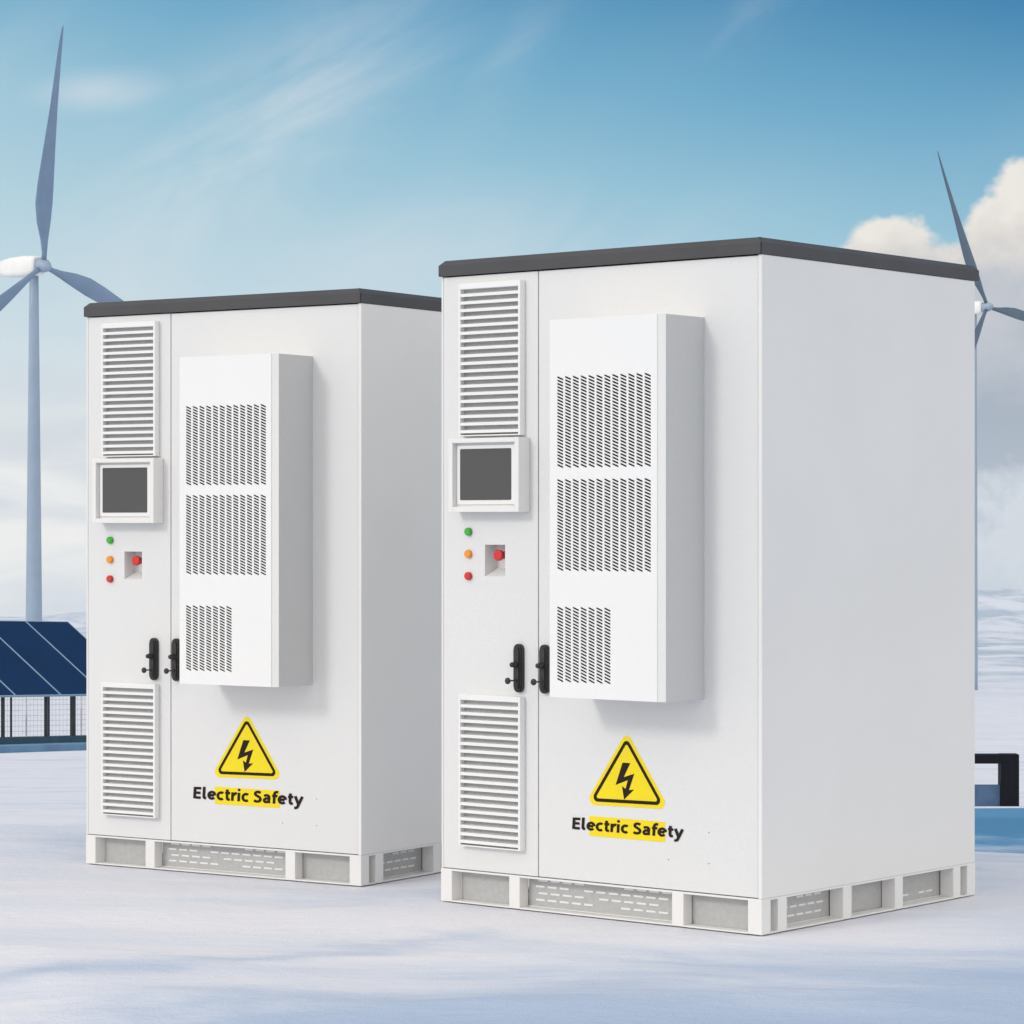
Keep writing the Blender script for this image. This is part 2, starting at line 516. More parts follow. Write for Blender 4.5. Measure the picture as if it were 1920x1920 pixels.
def smooth_path(p, n=6):
    q = [Vector(a) for a in p]; res = []
    for i in range(len(q) - 1):
        a, b, c, d = q[max(0, i - 1)], q[i], q[i + 1], q[min(len(q) - 1, i + 2)]
        for k in range(n):
            t = k / n
            res.append(.5 * (2 * b + (c - a) * t + (2 * a - 5 * b + 4 * c - d) * t * t + (3 * b - a - 3 * c + d) * t ** 3))
    return res + [q[-1]]
def arc(cx, cy, rx, ry, a0, a1, n=26):
    return [Vector((cx + rx * math.cos(R(a0 + (a1 - a0) * i / n)), cy + ry * math.sin(R(a0 + (a1 - a0) * i / n)))) for i in range(n + 1)]
def line(*p): return [Vector(a) for a in p]
GLYPH = {   # centre lines of a humanist sans, cap height 1, and the advance
    'E': ([line((.10, 0), (.10, 1)), line((.195, .095), (.60, .095)), line((.195, .51), (.56, .51)), line((.195, .905), (.60, .905))], .74),
    'l': ([smooth_path([(.10, 1.06), (.10, .60), (.10, .26), (.15, .11), (.29, .09)])], .40),
    'e': ([arc(.34, .37, .255, .285, 2, 318), line((.175, .375), (.52, .375))], .74),
    'c': ([arc(.34, .37, .255, .285, 52, 308)], .62),
    't': ([smooth_path([(.20, .95), (.20, .55), (.20, .26), (.26, .11), (.43, .10)]), line((.03, .655), (.105, .655)), line((.295, .655), (.43, .655))], .53),
    'r': ([line((.10, 0), (.10, .74)), smooth_path([(.17, .46), (.24, .60), (.34, .655), (.45, .655)])], .50),
    'i': ([line((.10, 0), (.10, .74))], .33),
    'S': ([smooth_path([(.56, .84), (.40, .905), (.24, .89), (.14, .79), (.17, .65), (.34, .54), (.50, .43), (.56, .29), (.50, .15), (.36, .095), (.20, .10), (.06, .17)])], .74),
    'a': ([smooth_path([(.09, .59), (.22, .655), (.38, .65), (.48, .54), (.485, .36), (.485, .18), (.485, 0)]), smooth_path([(.40, .41), (.24, .38), (.13, .29), (.13, .16), (.23, .09), (.35, .12), (.40, .19)])], .69),
    'f': ([smooth_path([(.20, 0), (.20, .40), (.20, .76), (.25, .93), (.36, .99), (.49, .98)]), line((.03, .655), (.105, .655)), line((.295, .655), (.44, .655))], .49),
    'y': ([line((.05, .745), (.315, .10)), smooth_path([(.60, .745), (.46, .36), (.33, .02), (.25, -.17), (.15, -.235), (.02, -.225)])], .62),
    ' ': ([], .30),
}
def lettering(text, x0=.560, x1=.998, zb=.2785, cap=.0375, w=.22):
    total = sum(GLYPH[c][1] for c in text) - .06
    kx = (x1 - x0) / total
    bm = bmesh.new(); pen = 0; lay = 0
    for ch in text:
        strokes, adv = GLYPH[ch]
        polys = []
        for st in strokes:
            L, Rr = [], []
            for i, p in enumerate(st):
                d0 = (st[i] - st[i - 1]).normalized() if i else None
                d1 = (st[i + 1] - st[i]).normalized() if i < len(st) - 1 else None
                d = ((d0 or d1) + (d1 or d0)).normalized()
                nrm = Vector((-d.y, d.x))
                k = w / 2 / max(.5, nrm.dot(Vector((-(d1 or d0).y, (d1 or d0).x))))
                L.append(p + nrm * k); Rr.append(p - nrm * k)
            polys.append((L, Rr))
        if ch == 'i':
            ds = arc(.10, .975, .118, .118, 90, 270, 12); de = arc(.10, .975, .118, .118, 90, -90, 12)
            polys.append((ds, de))
        for L, Rr in polys:
            lay = (lay + 1) % 3
            v = .0013 - lay * .00006
            pt = lambda q: (x0 + (pen + q.x + q.y * .05) * kx, v, zb + q.y * cap)
            a = [bm.verts.new(pt(q)) for q in L]; b = [bm.verts.new(pt(q)) for q in Rr]
            for i in range(len(a) - 1):
                bm.faces.new((a[i], b[i], b[i + 1], a[i + 1]))
        pen += adv
    bmesh.ops.remove_doubles(bm, verts=bm.verts[:], dist=1e-6)
    bm.normal_update()
    for f in bm.faces:
        if f.normal.y > 0: f.normal_flip()
    return bm

def make_cabinet(label):
    t = thing('electrical_cabinet', label, 'cabinet', group='white electrical cabinets standing on the snow')
    # --- body shell with the corner posts that frame the doors
    bm = bmesh.new()
    box(bm, CW - .015, CW, 0, CD, ZB + .0002, ZT - .001, .0025)
    box(bm, 0, .0078, 0, CD, ZB + .0002, ZT - .001, .0022)
    box(bm, .0079, CW - .0151, .064, CD - .001, ZB + .001, ZT - .001)
    obj('body', bm, 'white', t)
    # --- roof cover: fascia, chamfer, shallow top, mitre joint at the corner
    bm = bmesh.new()
    x0, x1, y0, y1 = -.0065, CW + .002, -.007, CD + .024
    rings = [(0, ZT, 0), (0, ZT + .036, 0), (.016, ZT + .053, 1)]
    loops = []
    for ins, z, _ in rings:
        loops.append([bm.verts.new(p) for p in ((x0 + ins, y0 + ins, z), (x1 - ins, y0 + ins, z), (x1 - ins, y1 - ins, z), (x0 + ins, y1 - ins, z))])
    bm.faces.new(loops[0][::-1])
    for a, b in zip(loops, loops[1:]):
        for i in range(4): bm.faces.new((a[i], a[(i + 1) % 4], b[(i + 1) % 4], b[i]))
    apex = [bm.verts.new((.3, .6, ZT + .062)), bm.verts.new((CW - .3, .6, ZT + .062))]
    l = loops[-1]
    bm.faces.new((l[0], l[1], apex[1], apex[0])); bm.faces.new((l[2], l[3], apex[0], apex[1]))
    bm.faces.new((l[1], l[2], apex[1])); bm.faces.new((l[3], l[0], apex[0]))
    bmesh.ops.bevel(bm, geom=[e for e in bm.edges if len(e.link_faces) == 2 and e.calc_face_angle(0) > .5], offset=.0022, segments=2, affect='EDGES', profile=.5)
    for f in bm.faces: f.material_index = 0
    s = .0018   # mitre joint: a dark line wrapped round the corner
    box(bm, x1 - .003, x1 + .0006, y0 - .0006, y0 + .003, ZT + .001, ZT + .0355, mi=1)
    quad(bm, [(x1 - .0035, y0 - .0006, ZT + .036), (x1 + .0006, y0 - .0006 + .0041, ZT + .036), (x1 - .016 + .0006, y0 + .016 + .0035, ZT + .0537), (x1 - .016 - .0035, y0 + .016 - .0006, ZT + .0537)], 1)
    obj('roof', bm, ['roof', 'seam'], t)
    # --- doors
    z0, z1 = ZB + .003, ZT - .004
    bm = bmesh.new()
    ux = [.0083, .189, .276, .4155]; uz = [z0, 1.094, 1.199, z1]
    V = {}
    for i, x in enumerate(ux):
        for k, z in enumerate(uz): V[i, k] = bm.verts.new((x, .003, z))
    for i in range(3):
        for k in range(3):
            if (i, k) != (1, 1): bm.faces.new((V[i, k], V[i + 1, k], V[i + 1, k + 1], V[i, k + 1]))
    ring = [V[1, 1], V[2, 1], V[2, 2], V[1, 2]]
    rb = [bm.verts.new((x, y, z)) for x, y, z in ((.193, .060, 1.122), (.275, .060, 1.122), (.275, .060, 1.197), (.193, .060, 1.197))]
    for k in range(4): bm.faces.new((ring[k], ring[(k + 1) % 4], rb[(k + 1) % 4], rb[k]))
    bm.faces.new(rb)
    edge = [V[0, 0], V[1, 0], V[2, 0], V[3, 0], V[3, 1], V[3, 2], V[3, 3], V[2, 3], V[1, 3], V[0, 3], V[0, 2], V[0, 1]]
    eb = [bm.verts.new((v.co.x, .0285, v.co.z)) for v in edge]
    for k in range(12): bm.faces.new((edge[k], edge[(k + 1) % 12], eb[(k + 1) % 12], eb[k]))
    ld = obj('door', bm, 'door', t)
    # emergency stop in its pocket
    bm = bmesh.new()
    lathe(bm, [(.0, .013), (.042, .013), (.043, .0185), (.053, .0185), (.0555, .0165)], (.2415, .0598, 1.164), (0, -1, 0), 24)
    obj('emergency_stop_button', bm, 'red', ld)
    for mat, z in (('green', 1.242), ('amber', 1.168), ('red', 1.094)):
        bm = bmesh.new()
        lathe(bm, [(0, .0135), (.010, .0135), (.013, .0118), (.0135, .0108)], (.121, .0030, z), (0, -1, 0), 24)
        o = obj('indicator_lamp', bm, mat, ld)
        o['label'] = {'green': 'green indicator lamp', 'amber': 'amber indicator lamp', 'red': 'red indicator lamp'}[mat]
    bm = bmesh.new()
    box(bm, .4195, 1.2885, .003, .0285, z0, z1, .0015)
    for u, z in ((.947, .207), (1.103, .303), (1.103, .206)):
        lathe(bm, [(0, .0016), (.0012, .0016)], (u, .0032, z), (0, -1, 0), 10, mi=1)
    rd = obj('door', bm, ['door', 'seam'], t)
    # --- louvred vents
    for zb, zt in ((1.560, 2.069), (.194, .700)):
        bm = bmesh.new()
        a, b, v0, v1 = .096, .362, -.024, .0025
        box(bm, a, a + .008, v0, v1, zb, zt, .0012)
        box(bm, b - .009, b, v0, v1, zb, zt, .0012)
        box(bm, a + .008, b - .009, v0, v1, zt - .019, zt, .0012)
        box(bm, a + .008, b - .009, v0, v1, zb, zb + .004, .0008)
        box(bm, a + .008, b - .009, -.0015, v1, zb + .004, zt - .019, 0, 1)  # grey back plate carries the painted shade between the slats
        n = 19; p = (zt - .019 - zb - .010) / n
        for i in range(n):
            z = zb + .010 + i * p
            x0, x1 = a + .008, b - .009
            pr = [(-.0225, z), (-.0225, z + .0100), (-.0215, z + .0104), (-.0020, z + .0120), (-.0020, z + .0108), (-.0205, z + .0090), (-.0205, z)]
            va = [bm.verts.new((x0, y, zz_)) for y, zz_ in pr]; vb = [bm.verts.new((x1, y, zz_)) for y, zz_ in pr]
            for k in range(len(pr)): bm.faces.new((va[k], va[(k + 1) % 7], vb[(k + 1) % 7], vb[k]))
            bm.faces.new(va[::-1]); bm.faces.new(vb)
        obj('louvre_vent', bm, ['white_smooth', 'mesh'], ld)  # 'mesh' is the painted shade between the slats
    # --- display housing: deep rim, bezel, dark screen
    bm = bmesh.new()
    a, b, c, d, v0 = .079, .382, 1.307, 1.552, -.056
    box(bm, a, .097, v0, .0025, c, d, .0016); box(bm, .364, b, v0, .0025, c, d, .0016)
    box(bm, .097, .364, v0, .0025, c, 1.3245, .0016); box(bm, .097, .364, v0, .0025, 1.5365, d, .0016)
    box(bm, .0965, .3645, -.033, .002, 1.324, 1.537)
    hs = obj('display_housing', bm, 'white', t)
    bm = bmesh.new()
    def rrect(x0, x1, z0, z1, r, n=5):
        pts = []
        for cx, cz, s0 in ((x1 - r, z1 - r, 0), (x0 + r, z1 - r, 90), (x0 + r, z0 + r, 180), (x1 - r, z0 + r, 270)):
            for i in range(n + 1):
                an = R(s0 + 90 * i / n); pts.append((cx + r * math.cos(an), cz + r * math.sin(an)))
        return pts
    prism(bm, rrect(.103, .356, 1.3325, 1.5285, .006), -.038, -.0325)
    obj('bezel', bm, 'white_smooth', hs)
    bm = bmesh.new()
    prism(bm, rrect(.1165, .3365, 1.347, 1.517, .004), -.0395, -.0375)
    obj('screen', bm, 'screen', hs)
    # --- swing handles with key
    for u in (.341, .450):
        z = .7935
        bm = bmesh.new()
        prism(bm, stadium(u, z, .036, .160), -.010, .0032)
        prism(bm, stadium(u, z, .030, .152), -.014, -.0095)
        prism(bm, stadium(u - .001, z, .021, .138), -.019, -.0135)
        lathe(bm, [(0, .0075), (.0015, .0075)], (u - .001, -.0188, z - .056), (0, -1, 0), 14)
        h = obj('door_handle', bm, 'black', ld if u < .4 else rd)
        bm = bmesh.new()
        lathe(bm, [(0, .010), (.010, .010), (.016, .0085), (.022, .0085), (.026, .006), (.0275, .003)], (u - .001, -.0188, z + .012), (0, -1, 0), 18)
        kx = u - .001
        obj('lock', bm, 'black', h)
        bm = bmesh.new()
        lathe(bm, [(0, .0055), (.004, .0055), (.0045, .0026), (.036, .0026), (.0365, .0075), (.040, .0108), (.044, .0108), (.0465, .008), (.047, .0035)], (u - .001, -.0188, z - .040), (0, -1, 0), 20)
        obj('key', bm, 'black', h)
    # --- wall-mounted cooling unit
    ac = None
    xa, xb, xc, za, zb, vf = .637, 1.060, 1.085, .719, 1.914, -.209
    bm = bmesh.new()
    P = [(xa, .0026), (xa, vf + .001), (xb, vf + .001), (xc, vf + .010), (xc, .0026)]
    lo = [bm.verts.new((x, y, za)) for x, y in P]; hi = [bm.verts.new((x, y, zb)) for x, y in P]
    for i in range(4):
        if i != 1: bm.faces.new((lo[i], lo[i + 1], hi[i + 1], hi[i]))
    bm.faces.new(lo[::-1]); bm.faces.new(hi)
    bmesh.ops.bevel(bm, geom=[e for e in bm.edges if len(e.link_faces) == 2 and e.calc_face_angle(0) > 1.0], offset=.002, segments=2, affect='EDGES', profile=.5)
    ac = obj('cooling_unit', bm, ['white', 'side_shade'], t, recalc=True)
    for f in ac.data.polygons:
        if f.center.x > xc - .001: f.material_index = 1  # right side gets the painted shade
    bm = bmesh.new()
    v = vf - .002
    p, w = .03135, .0241; pz, th, sl = .01027, .0061, .38
    b1 = slot_block(bm, .667, 1.736, 12, 28, p, w, pz, th, sl, v, .004)
    b2 = slot_block(bm, .667, 1.411, 12, 28, p, w, pz, th, sl, v, .004)
    b3 = slot_block(bm, .667, 1.008, 7, 23, p, w, pz, th, sl, v, .004)
    xL, xR, xM = b1[0], b1[1], b3[1]
    sheet(bm, xa, xL, za, zb, v); sheet(bm, xR, xb, za, zb, v)
    sheet(bm, xL, xR, b1[3], zb, v); sheet(bm, xL, xR, b2[3], b1[2], v)
    sheet(bm, xL, xR, b3[3], b2[2], v); sheet(bm, xM, xR, za, b3[3], v); sheet(bm, xL, xM, za, b3[2], v)
    # rolled rim of the cover
    for (x0_, x1_, z0_, z1_) in ((xa, xa, za, zb), (xb, xb, za, zb)):
        quad(bm, [(x0_, v, z0_), (x0_, v + .005, z0_), (x0_, v + .005, z1_), (x0_, v, z1_)])
    for z_ in (za, zb):
        quad(bm, [(xa, v, z_), (xb, v, z_), (xb, v + .005, z_), (xa, v + .005, z_)])
    obj('front_grille', bm, 'white_smooth', ac, recalc=False)
    bm = bmesh.new()
    for blk, nm in ((b1, 0), (b2, 0), (b3, 0)):
        box(bm, blk[0] - .004, blk[1] + .004, vf + .010, vf + .022, blk[2] - .004, blk[3] + .004)
    obj('filter_mat', bm, 'dark', ac)
    # --- warning sticker
    bm = bmesh.new()
    def rtri(pts, r, n=6):
        res = []
        for i in range(3):
            p0, p1, p2 = Vector(pts[i - 1]), Vector(pts[i]), Vector(pts[(i + 1) % 3])
            a_, b_ = (p0 - p1).normalized(), (p2 - p1).normalized()
            half = a_.angle(b_) / 2
            c_ = p1 + (a_ + b_).normalized() * (r / math.sin(half))
            s = p1 + a_ * (r / math.tan(half)); e_ = p1 + b_ * (r / math.tan(half))
            va, vb = s - c_, e_ - c_
            for k in range(n + 1):
                f = k / n
                q = (va * (1 - f) + vb * f).normalized() * r
                res.append(tuple(c_ + q))
        return res
    def inset(pts, d):
        res = []
        for i in range(3):
            p0, p1, p2 = Vector(pts[i - 1]), Vector(pts[i]), Vector(pts[(i + 1) % 3])
            a_, b_ = (p0 - p1).normalized(), (p2 - p1).normalized()
            res.append(tuple(p1 + (a_ + b_).normalized() * (d / math.sin(a_.angle(b_) / 2))))
        return res
    T = [(.612, .361), (.950, .366), (.781, .605)]
    prism(bm, rtri(T, .020), .0018, .0032)
    stk = obj('warning_sticker', bm, 'yellow', t)
    bm = bmesh.new()
    o_, i_ = rtri(inset(T, .0112), .0150), rtri(inset(T, .0222), .0060)
    A = [bm.verts.new((x, .0012, z)) for x, z in o_]; B = [bm.verts.new((x, .0012, z)) for x, z in i_]
    n = len(A)
    for k in range(n): bm.faces.new((A[k], A[(k + 1) % n], B[(k + 1) % n], B[k]))
    obj('border', bm, 'ink', stk)
    bm = bmesh.new()
    bolt = [(.765, .504), (.796, .504), (.770, .458), (.812, .471), (.791, .418), (.811, .420), (.771, .386), (.763, .429), (.777, .421), (.786, .449), (.737, .431)]
    bv = [bm.verts.new((x, .0012, z)) for x, z in bolt]
    for tri in ((0, 1, 2), (0, 2, 10), (2, 9, 10), (2, 3, 9), (3, 4, 9), (4, 8, 9), (8, 4, 6), (4, 5, 6), (7, 8, 6)):
        bm.faces.new([bv[k] for k in tri])
    obj('lightning_bolt', bm, 'ink', stk)
    bm = bmesh.new()
    prism(bm, [(.630, .261), (.933, .261), (.933, .325), (.630, .325)], .0020, .0032)
    bar = obj('yellow_strip', bm, 'yellow', t)
    obj('lettering', lettering('Electric Safety'), 'ink', t, recalc=False)
    # --- base frame with open pockets, perforated sheets set back inside
    bm = bmesh.new()
    o = .002
    fu = [(-.0006, .048), (.297, .342), (.963, 1.008), (1.254, CW + .0006)]
    for a, b in fu: box(bm, a, b, -o, .045, .0, ZB, .0018)
    for a, b in ((.048, .297), (.342, .963), (1.008, 1.254)):
        box(bm, a, b, -o, .048, ZB - .006, ZB, .0008); box(bm, a, b, -o, .048, 0, .005, .0008)
    sv = [(.045, .047), (.088, .137), (.457, .507), (.768, .817), (1.138, 1.185), (1.229, CD + o)]
    for xo, xi in ((CW + .0006, CW - .052), (-.0006, .052)):
        lo_, hi_ = min(xo, xi), max(xo, xi)
        for a, b in sv: box(bm, lo_, hi_, a, b, 0, ZB, .0018 if b - a > .01 else 0)
        for a, b in ((.047, .088), (.137, .457), (.507, .768), (.817, 1.138), (1.185, 1.229)):
            box(bm, lo_, hi_, a, b, ZB - .006, ZB, .0008); box(bm, lo_, hi_, a, b, 0, .005, .0008)
    box(bm, .052, CW - .052, CD - .045, CD + o, 0, ZB, .0018)
    base = obj('base_frame', bm, 'white', t)
    for a, b in ((.049, .2965), (1.0085, 1.2535)):
        bm = bmesh.new(); box(bm, a, b, .0455, .052, .0055, ZB - .0065); obj('pocket_shade_plate', bm, 'pocket_shade', base)
    for a, b in ((.0475, .0875), (.5075, .7675), (1.1855, 1.2285)):
        bm = bmesh.new(); box(bm, CW - .060, CW - .0525, a, b, .0055, ZB - .0065); obj('pocket_shade_plate', bm, 'pocket_shade', base)
    rnd = random.Random(3)
    def perf(mk, x0, x1, rows, skip):
        bm = bmesh.new()
        mk(bm, x0, x1, .006, ZB - .0065, 0, 0)
        n = int((x1 - x0 - .03) / .0505)
        for r, z in enumerate(rows):
            for i in range(n):
                if rnd.random() < skip: continue
                a = x0 + .03 + i * .0505 + (0.012 if r % 2 else 0)
                mk(bm, a, a + .037, z - .0030, z + .0030, .0022, 1)
        mk(bm, x0, x1, .0062, .0085, .010, 1)
        return bm
    def mk_f(bm, a, b, z0, z1, pr, mi): box(bm, a, b, .0475 - pr, .0475 if mi else .051, z0, z1, 0, mi)
    def mk_s(bm, a, b, z0, z1, pr, mi): box(bm, CW - .054 if mi else CW - .058, CW - .054 + pr, a, b, z0, z1, 0, mi)
    obj('perforated_sheet', perf(mk_f, .3425, .9625, (.030, .052, .074, .094), .22), ['pocket_shade', 'white_smooth'], base)
    obj('perforated_sheet', perf(mk_s, .1375, .4565, (.032, .060, .088), .25), ['pocket_shade', 'white_smooth'], base)
    obj('perforated_sheet', perf(mk_s, .8175, 1.1375, (.030,), .4), ['pocket_shade', 'white_smooth'], base)
    return t

cab1 = make_cabinet('nearer and larger white electrical cabinet at right, overlapping the other cabinet, dark grey roof')
def place(o, c):
    p, e, g = cab_frame(c)
    o.location = (p.x, p.y, c['z']); o.rotation_euler = (0, 0, -c['th'])
place(cab1, CAB1)
cab2 = copy_tree(cab1)
place(cab2, CAB2)
cab2['label'] = 'farther white electrical cabinet at left, its right side partly hidden behind the nearer cabinet'
for o in kids(cab2):        # the lettering is set larger on this one
    if o.name.startswith('lettering'):
        o.data = o.data.copy()
        for v in o.data.vertices:
            x, y, z = v.co
            v.co = (.781 + (x - .7795) * 1.157, y, .293 + (z - .293) * 1.157)

# ------------------------------------------------------------------ wind turbines
def blade_mesh(L, d, axis, root):
    """tapered, twisted blade from the hub along d; axis = rotor axis"""
    bm = bmesh.new()
    d = d.normalized(); axis = axis.normalized()
    c = d.cross(axis).normalized()
    st = [(.0, .022, .022, 0), (.04, .022, .022, 0), (.09, .034, .020, 10), (.17, .062, .016, 14), (.25, .078, .014, 12), (.34, .074, .012, 10), (.48, .058, .009, 7),
          (.66, .037, .0065, 5), (.82, .026, .0045, 2), (.93, .017, .003, 0), (.985, .009, .0018, 0), (1.0, .003, .001, 0)]
    rings = []
    N = 14
    for s, ch, tk, tw in st:
        tw = R(tw); cc = c * math.cos(tw) + axis * math.sin(tw); aa = axis * math.cos(tw) - c * math.sin(tw)
        off = (ch - .022) * .28 * L
        bend = axis * (L * .035 * s * s)
        ring = []
        for k in range(N):
            an = 2 * math.pi * k / N
            q = math.cos(an)
            ring.append(bm.verts.new(root + d * (s * L) + bend + cc * (q * ch * L / 2 - off) + aa * (math.sin(an) * tk * L / 2 * (1 - .25 * q if s > .05 else 1))))
        rings.append(ring)
    for a, b in zip(rings, rings[1:]):
        for k in range(N):
            f = bm.faces.new((a[k], a[(k + 1) % N], b[(k + 1) % N], b[k])); f.smooth = True
    bm.faces.new(rings[0][::-1]); bm.faces.new(rings[-1])
    return bm

def turbine(label, hub_px, dist, L, az, el, phase, r_top, r_bot, tower_px, coat='blade'):  # coat: blade colour with the shade painted in
    hub = at(hub_px[0], hub_px[1], dist)
    axis = Vector((math.sin(az) * math.cos(el), -math.cos(az) * math.cos(el), math.sin(el)))
    hax = Vector((math.sin(az), -math.cos(az), 0))
    tb = at(tower_px, 0, dist); tx, ty = tb.x, dist + 2.4
    gz = terrain(tx, ty)
    t = thing('wind_turbine', label, 'wind turbine', (tx, ty, gz), 0, 'white wind turbines far out on the snow plain')
    inv = Vector((tx, ty, gz))
    h = hub - inv
    topz = h.z - 1.2
    bm = bmesh.new()
    prof = []
    for i in range(13):
        f = i / 12
        prof.append((-2 + (topz + 2) * f, r_bot + (r_top - r_bot) * f))
    lathe(bm, prof, (0, 0, 0), (0, 0, 1), 32)
    obj('tower', bm, 'turbine', t)
    # nacelle: rounded box running back from the hub over the tower top
    bm = bmesh.new()
    side = Vector((0, 0, 1)).cross(hax).normalized(); up = Vector((0, 0, 1))
    secs = [(-.9, 1.3, 1.35), (-1.4, 1.65, 1.7), (-4.0, 1.8, 1.9), (-8.0, 1.7, 1.8), (-11.2, 1.4, 1.4), (-12, .8, .9)]
    rings = []
    for a, w, hh in secs:
        ring = []
        for k in range(20):
            an = 2 * math.pi * k / 20
            cx, sx = math.cos(an), math.sin(an)
            px_ = math.copysign(abs(cx) ** .5, cx) * w; pz_ = math.copysign(abs(sx) ** .5, sx) * hh
            ring.append(bm.verts.new(h + hax * a + side * px_ + up * pz_))
        rings.append(ring)
    for a, b in zip(rings, rings[1:]):
        for k in range(20):
            f = bm.faces.new((a[k], a[(k + 1) % 20], b[(k + 1) % 20], b[k])); f.smooth = True
    bm.faces.new(rings[0]); bm.faces.new(rings[-1][::-1])
    obj('nacelle', bm, 'nacelle', t)
    bm = bmesh.new()
    lathe(bm, [(-.9, 1.1), (-.6, 1.25), (.6, 1.2), (1.3, .95), (1.9, .55), (2.15, .15)], h, axis, 24)
    obj('hub', bm, 'turbine', t)
    p = Vector((0, 0, 1)).cross(axis).normalized(); q = axis.cross(p).normalized()
    for i in range(3):
        th = phase - i * 2 * math.pi / 3
        d = p * math.cos(th) + q * math.sin(th)
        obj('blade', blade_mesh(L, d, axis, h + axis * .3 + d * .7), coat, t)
    return t
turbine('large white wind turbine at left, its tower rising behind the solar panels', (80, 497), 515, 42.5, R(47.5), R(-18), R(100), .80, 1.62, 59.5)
turbine('smaller white wind turbine behind the right edge of the nearer cabinet', (1850, 576), 765, 42.5, R(40), R(8), R(110.5), .72, 1.0, 1829, 'dark_blade')

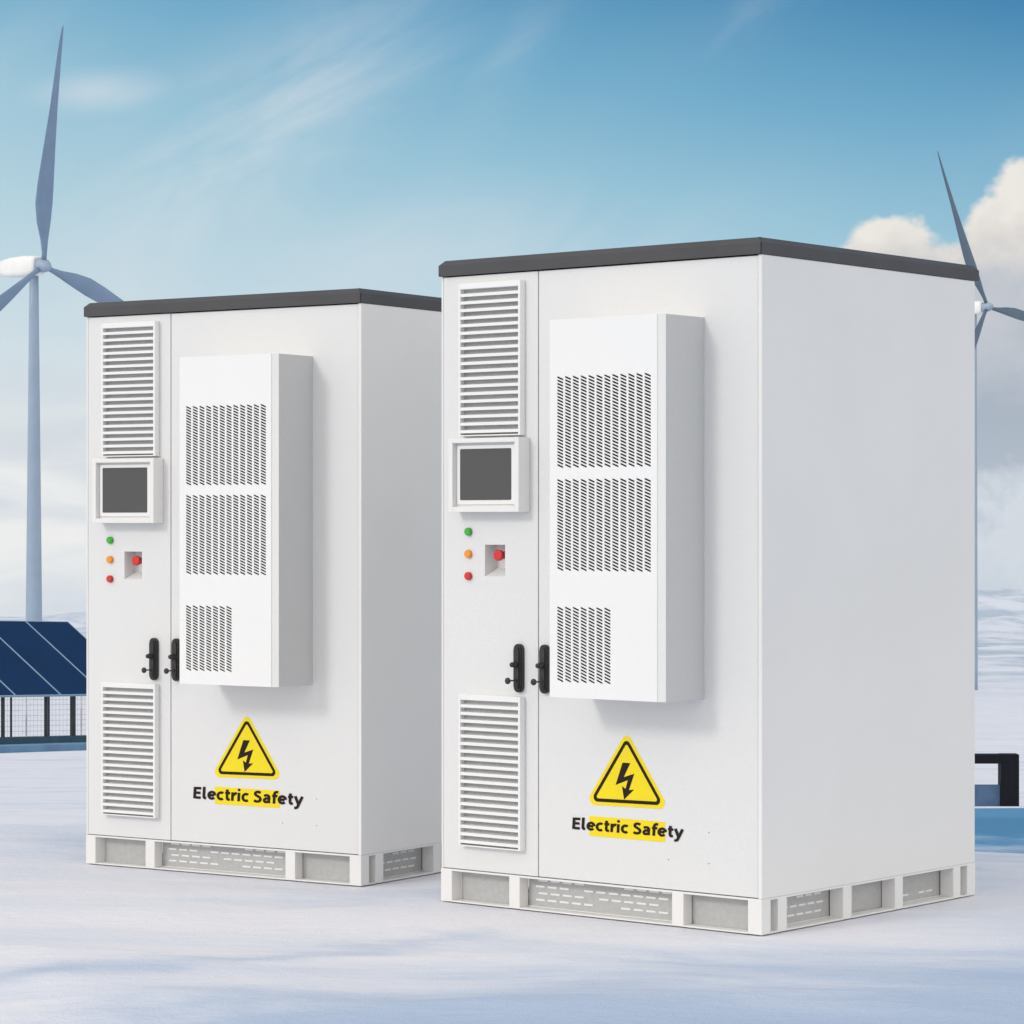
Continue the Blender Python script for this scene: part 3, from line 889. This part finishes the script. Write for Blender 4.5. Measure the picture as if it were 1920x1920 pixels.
# ------------------------------------------------------------------ solar array at left
def solar_array():
    al, tilt, w = R(55), R(33), 4.0
    T = at(127, 1166, 92)
    u = Vector((math.cos(al), math.sin(al), -.037)).normalized()
    v = Vector((math.sin(al) * math.cos(tilt), -math.cos(al) * math.cos(tilt), -math.sin(tilt)))
    n = u.cross(v).normalized()
    if n.z < 0: n = -n
    B = T + v * w
    gz = terrain(B.x, B.y)
    org = Vector((B.x, B.y, gz))
    t = thing('solar_array', 'tilted row of dark blue solar panels on posts, left edge behind the farther cabinet', 'solar panels', org)
    T = T - org
    sp = 1.9
    def slab(bm, a0, a1, b0, b1, n0, n1, mi=0):
        pts = [T + u * a + v * b + n * c for c in (n0, n1) for b in (b0, b1) for a in (a0, a1)]
        vs = [bm.verts.new(p) for p in pts]
        for f in ((0, 2, 3, 1), (4, 5, 7, 6), (0, 1, 5, 4), (2, 6, 7, 3), (0, 4, 6, 2), (1, 3, 7, 5)):
            bm.faces.new([vs[i] for i in f]).material_index = mi
    for i in range(6):
        a1 = -i * sp; a0 = a1 - sp
        bm = bmesh.new()
        slab(bm, a0 + .035, a1 - .035, .03, w - .03, -.03, .012)
        pn = obj('solar_panel', bm, 'solar', t)
        bm = bmesh.new()
        slab(bm, a0 + .004, a0 + .035, 0, w, -.04, .016); slab(bm, a1 - .035, a1 - .004, 0, w, -.04, .016)
        slab(bm, a0 + .035, a1 - .035, 0, .03, -.04, .016); slab(bm, a0 + .035, a1 - .035, w - .03, w, -.04, .016)
        obj('frame', bm, 'alu', pn)
    def ground(p): return terrain(p.x + org.x, p.y + org.y) - gz
    # steel under the panels
    bm = bmesh.new()
    slab(bm, -6 * sp, 0, .5, .62, -.16, -.045); slab(bm, -6 * sp, 0, w - .35, w - .23, -.16, -.045)
    obj('rail', bm, 'alu', t)
    for a in (-.25, -1.25, -2.9, -4.1, -5.9, -7.4, -9.2):
        for b, r in ((w - .29, .05), (.56, .03)):
            bm = bmesh.new()
            p = T + u * a + v * b - n * .15
            g = ground(p)
            box(bm, p.x - r, p.x + r, p.y - r, p.y + r, g - .3, p.z)
            obj('leg', bm, 'steel', t)
    # long ballast beam under the front legs, and an added slab coloured as the shadow before it
    for nm, mat, b0, b1, hh in (('ballast_beam', 'beam', w - .55, w + .0, .36), ('shadow_slab', 'slab_shadow', w + 1.5, w + 2.3, .20)):
        bm = bmesh.new()
        N = 12; top = []; bot = []
        for i in range(N + 1):
            a = .9 - (6 * sp + 1.8) * i / N
            row = []
            for b in (b0, b1):
                p = T + u * a + v * b
                row.append(p)
            # level across, following the ground along its length
            hz = Vector((v.x, v.y, 0)).normalized()
            p0 = T + u * a + Vector((v.x, v.y, 0)) * b0; p1 = p0 + hz * (b1 - b0)
            g = ground((p0 + p1) / 2)
            top.append([bm.verts.new((p0.x, p0.y, g + hh)), bm.verts.new((p1.x, p1.y, g + hh))])
            bot.append([bm.verts.new((p0.x, p0.y, g - .4)), bm.verts.new((p1.x, p1.y, g - .4))])
        for i in range(N):
            bm.faces.new((top[i][0], top[i][1], top[i + 1][1], top[i + 1][0]))
            bm.faces.new((top[i][1], bot[i][1], bot[i + 1][1], top[i + 1][1]))
            bm.faces.new((top[i][0], top[i + 1][0], bot[i + 1][0], bot[i][0]))
        for i in (0, N): bm.faces.new((top[i][0], bot[i][0], bot[i][1], top[i][1]))
        obj(nm, bm, mat, t)
    # wire mesh fence behind the posts
    hz = Vector((v.x, v.y, 0)).normalized()
    f0 = T - hz * 2.2
    fz = thing('wire_fence', 'pale wire mesh fence standing behind the solar panel posts', 'fence', org)
    bm = bmesh.new()
    L, H, st, wr = 17.0, 1.75, .17, .0065
    tops = []
    n_ = int(L / st)
    uh = Vector((u.x, u.y, 0)).normalized()
    base_ = [f0 + uh * (6.0 - i * st) for i in range(n_ + 1)]
    gs = [ground(p) for p in base_]
    for p, g in zip(base_, gs):
        quad(bm, [(p.x - uh.x * wr, p.y - uh.y * wr, g - .05), (p.x + uh.x * wr, p.y + uh.y * wr, g - .05), (p.x + uh.x * wr, p.y + uh.y * wr, g + H), (p.x - uh.x * wr, p.y - uh.y * wr, g + H)])
    for k in range(11):
        z = .06 + k * (H - .06) / 10
        for i in range(n_):
            a, b = base_[i] - hz * .012, base_[i + 1] - hz * .012
            quad(bm, [(a.x, a.y, gs[i] + z - wr), (b.x, b.y, gs[i + 1] + z - wr), (b.x, b.y, gs[i + 1] + z + wr), (a.x, a.y, gs[i] + z + wr)])
    obj('wire_mesh', bm, 'wire', fz)
    for i in range(3, n_, 15):
        bm = bmesh.new(); p = base_[i]
        lathe(bm, [(-.2, .03), (H + .05, .03)], (p.x, p.y, gs[i]), (0, 0, 1), 10)
        obj('post', bm, 'wire', fz)
    return t
solar_array()

# ------------------------------------------------------------------ black portal frame at right
def portal():
    d = 40.0
    xr = at(1911, 1510, d); s = d / 5438.8
    w = 1.75
    gz = terrain(xr.x - w / 2, d)
    t = thing('portal_frame', 'low black square-edged frame standing on the snow at the right edge', 'frame', (xr.x - w / 2, d, gz))
    hgt = xr.z + 95 * s - gz
    for x0, x1 in ((w / 2 - 34 * s, w / 2), (-w / 2, -w / 2 + 34 * s)):
        bm = bmesh.new(); box(bm, x0, x1, 0, .26, -.2, hgt, .003); obj('post', bm, 'black_paint', t)
    bm = bmesh.new(); box(bm, -w / 2 + 34 * s, w / 2 - 34 * s, .003, .257, hgt - 17 * s, hgt - .003, .004); obj('top_beam', bm, 'black_paint', t)
    bm = bmesh.new(); box(bm, -w / 2 + 34 * s, w / 2 - 34 * s, .08, .18, -.2, hgt - 58 * s, .004); obj('shadow_panel', bm, 'panel_shadow', t)  # added panel, coloured as the shadow on the snow behind
portal()

# ------------------------------------------------------------------ air
def haze():
    bm = bmesh.new()
    box(bm, -9500, 9500, -4200, 9600, -420, 130)
    M['air'] = m = bpy.data.materials.new('pale_air')
    m.use_nodes = True
    t = m.node_tree; t.nodes.clear()
    o = t.nodes.new('ShaderNodeOutputMaterial'); v = t.nodes.new('ShaderNodeVolumePrincipled')
    v.inputs['Color'].default_value = (.80, .88, .96, 1)
    v.inputs['Density'].default_value = .000035
    v.inputs['Anisotropy'].default_value = 0
    t.links.new(v.outputs[0], o.inputs['Volume'])
    ob = obj('haze', bm, 'air')
    ob['kind'] = 'stuff'
haze()
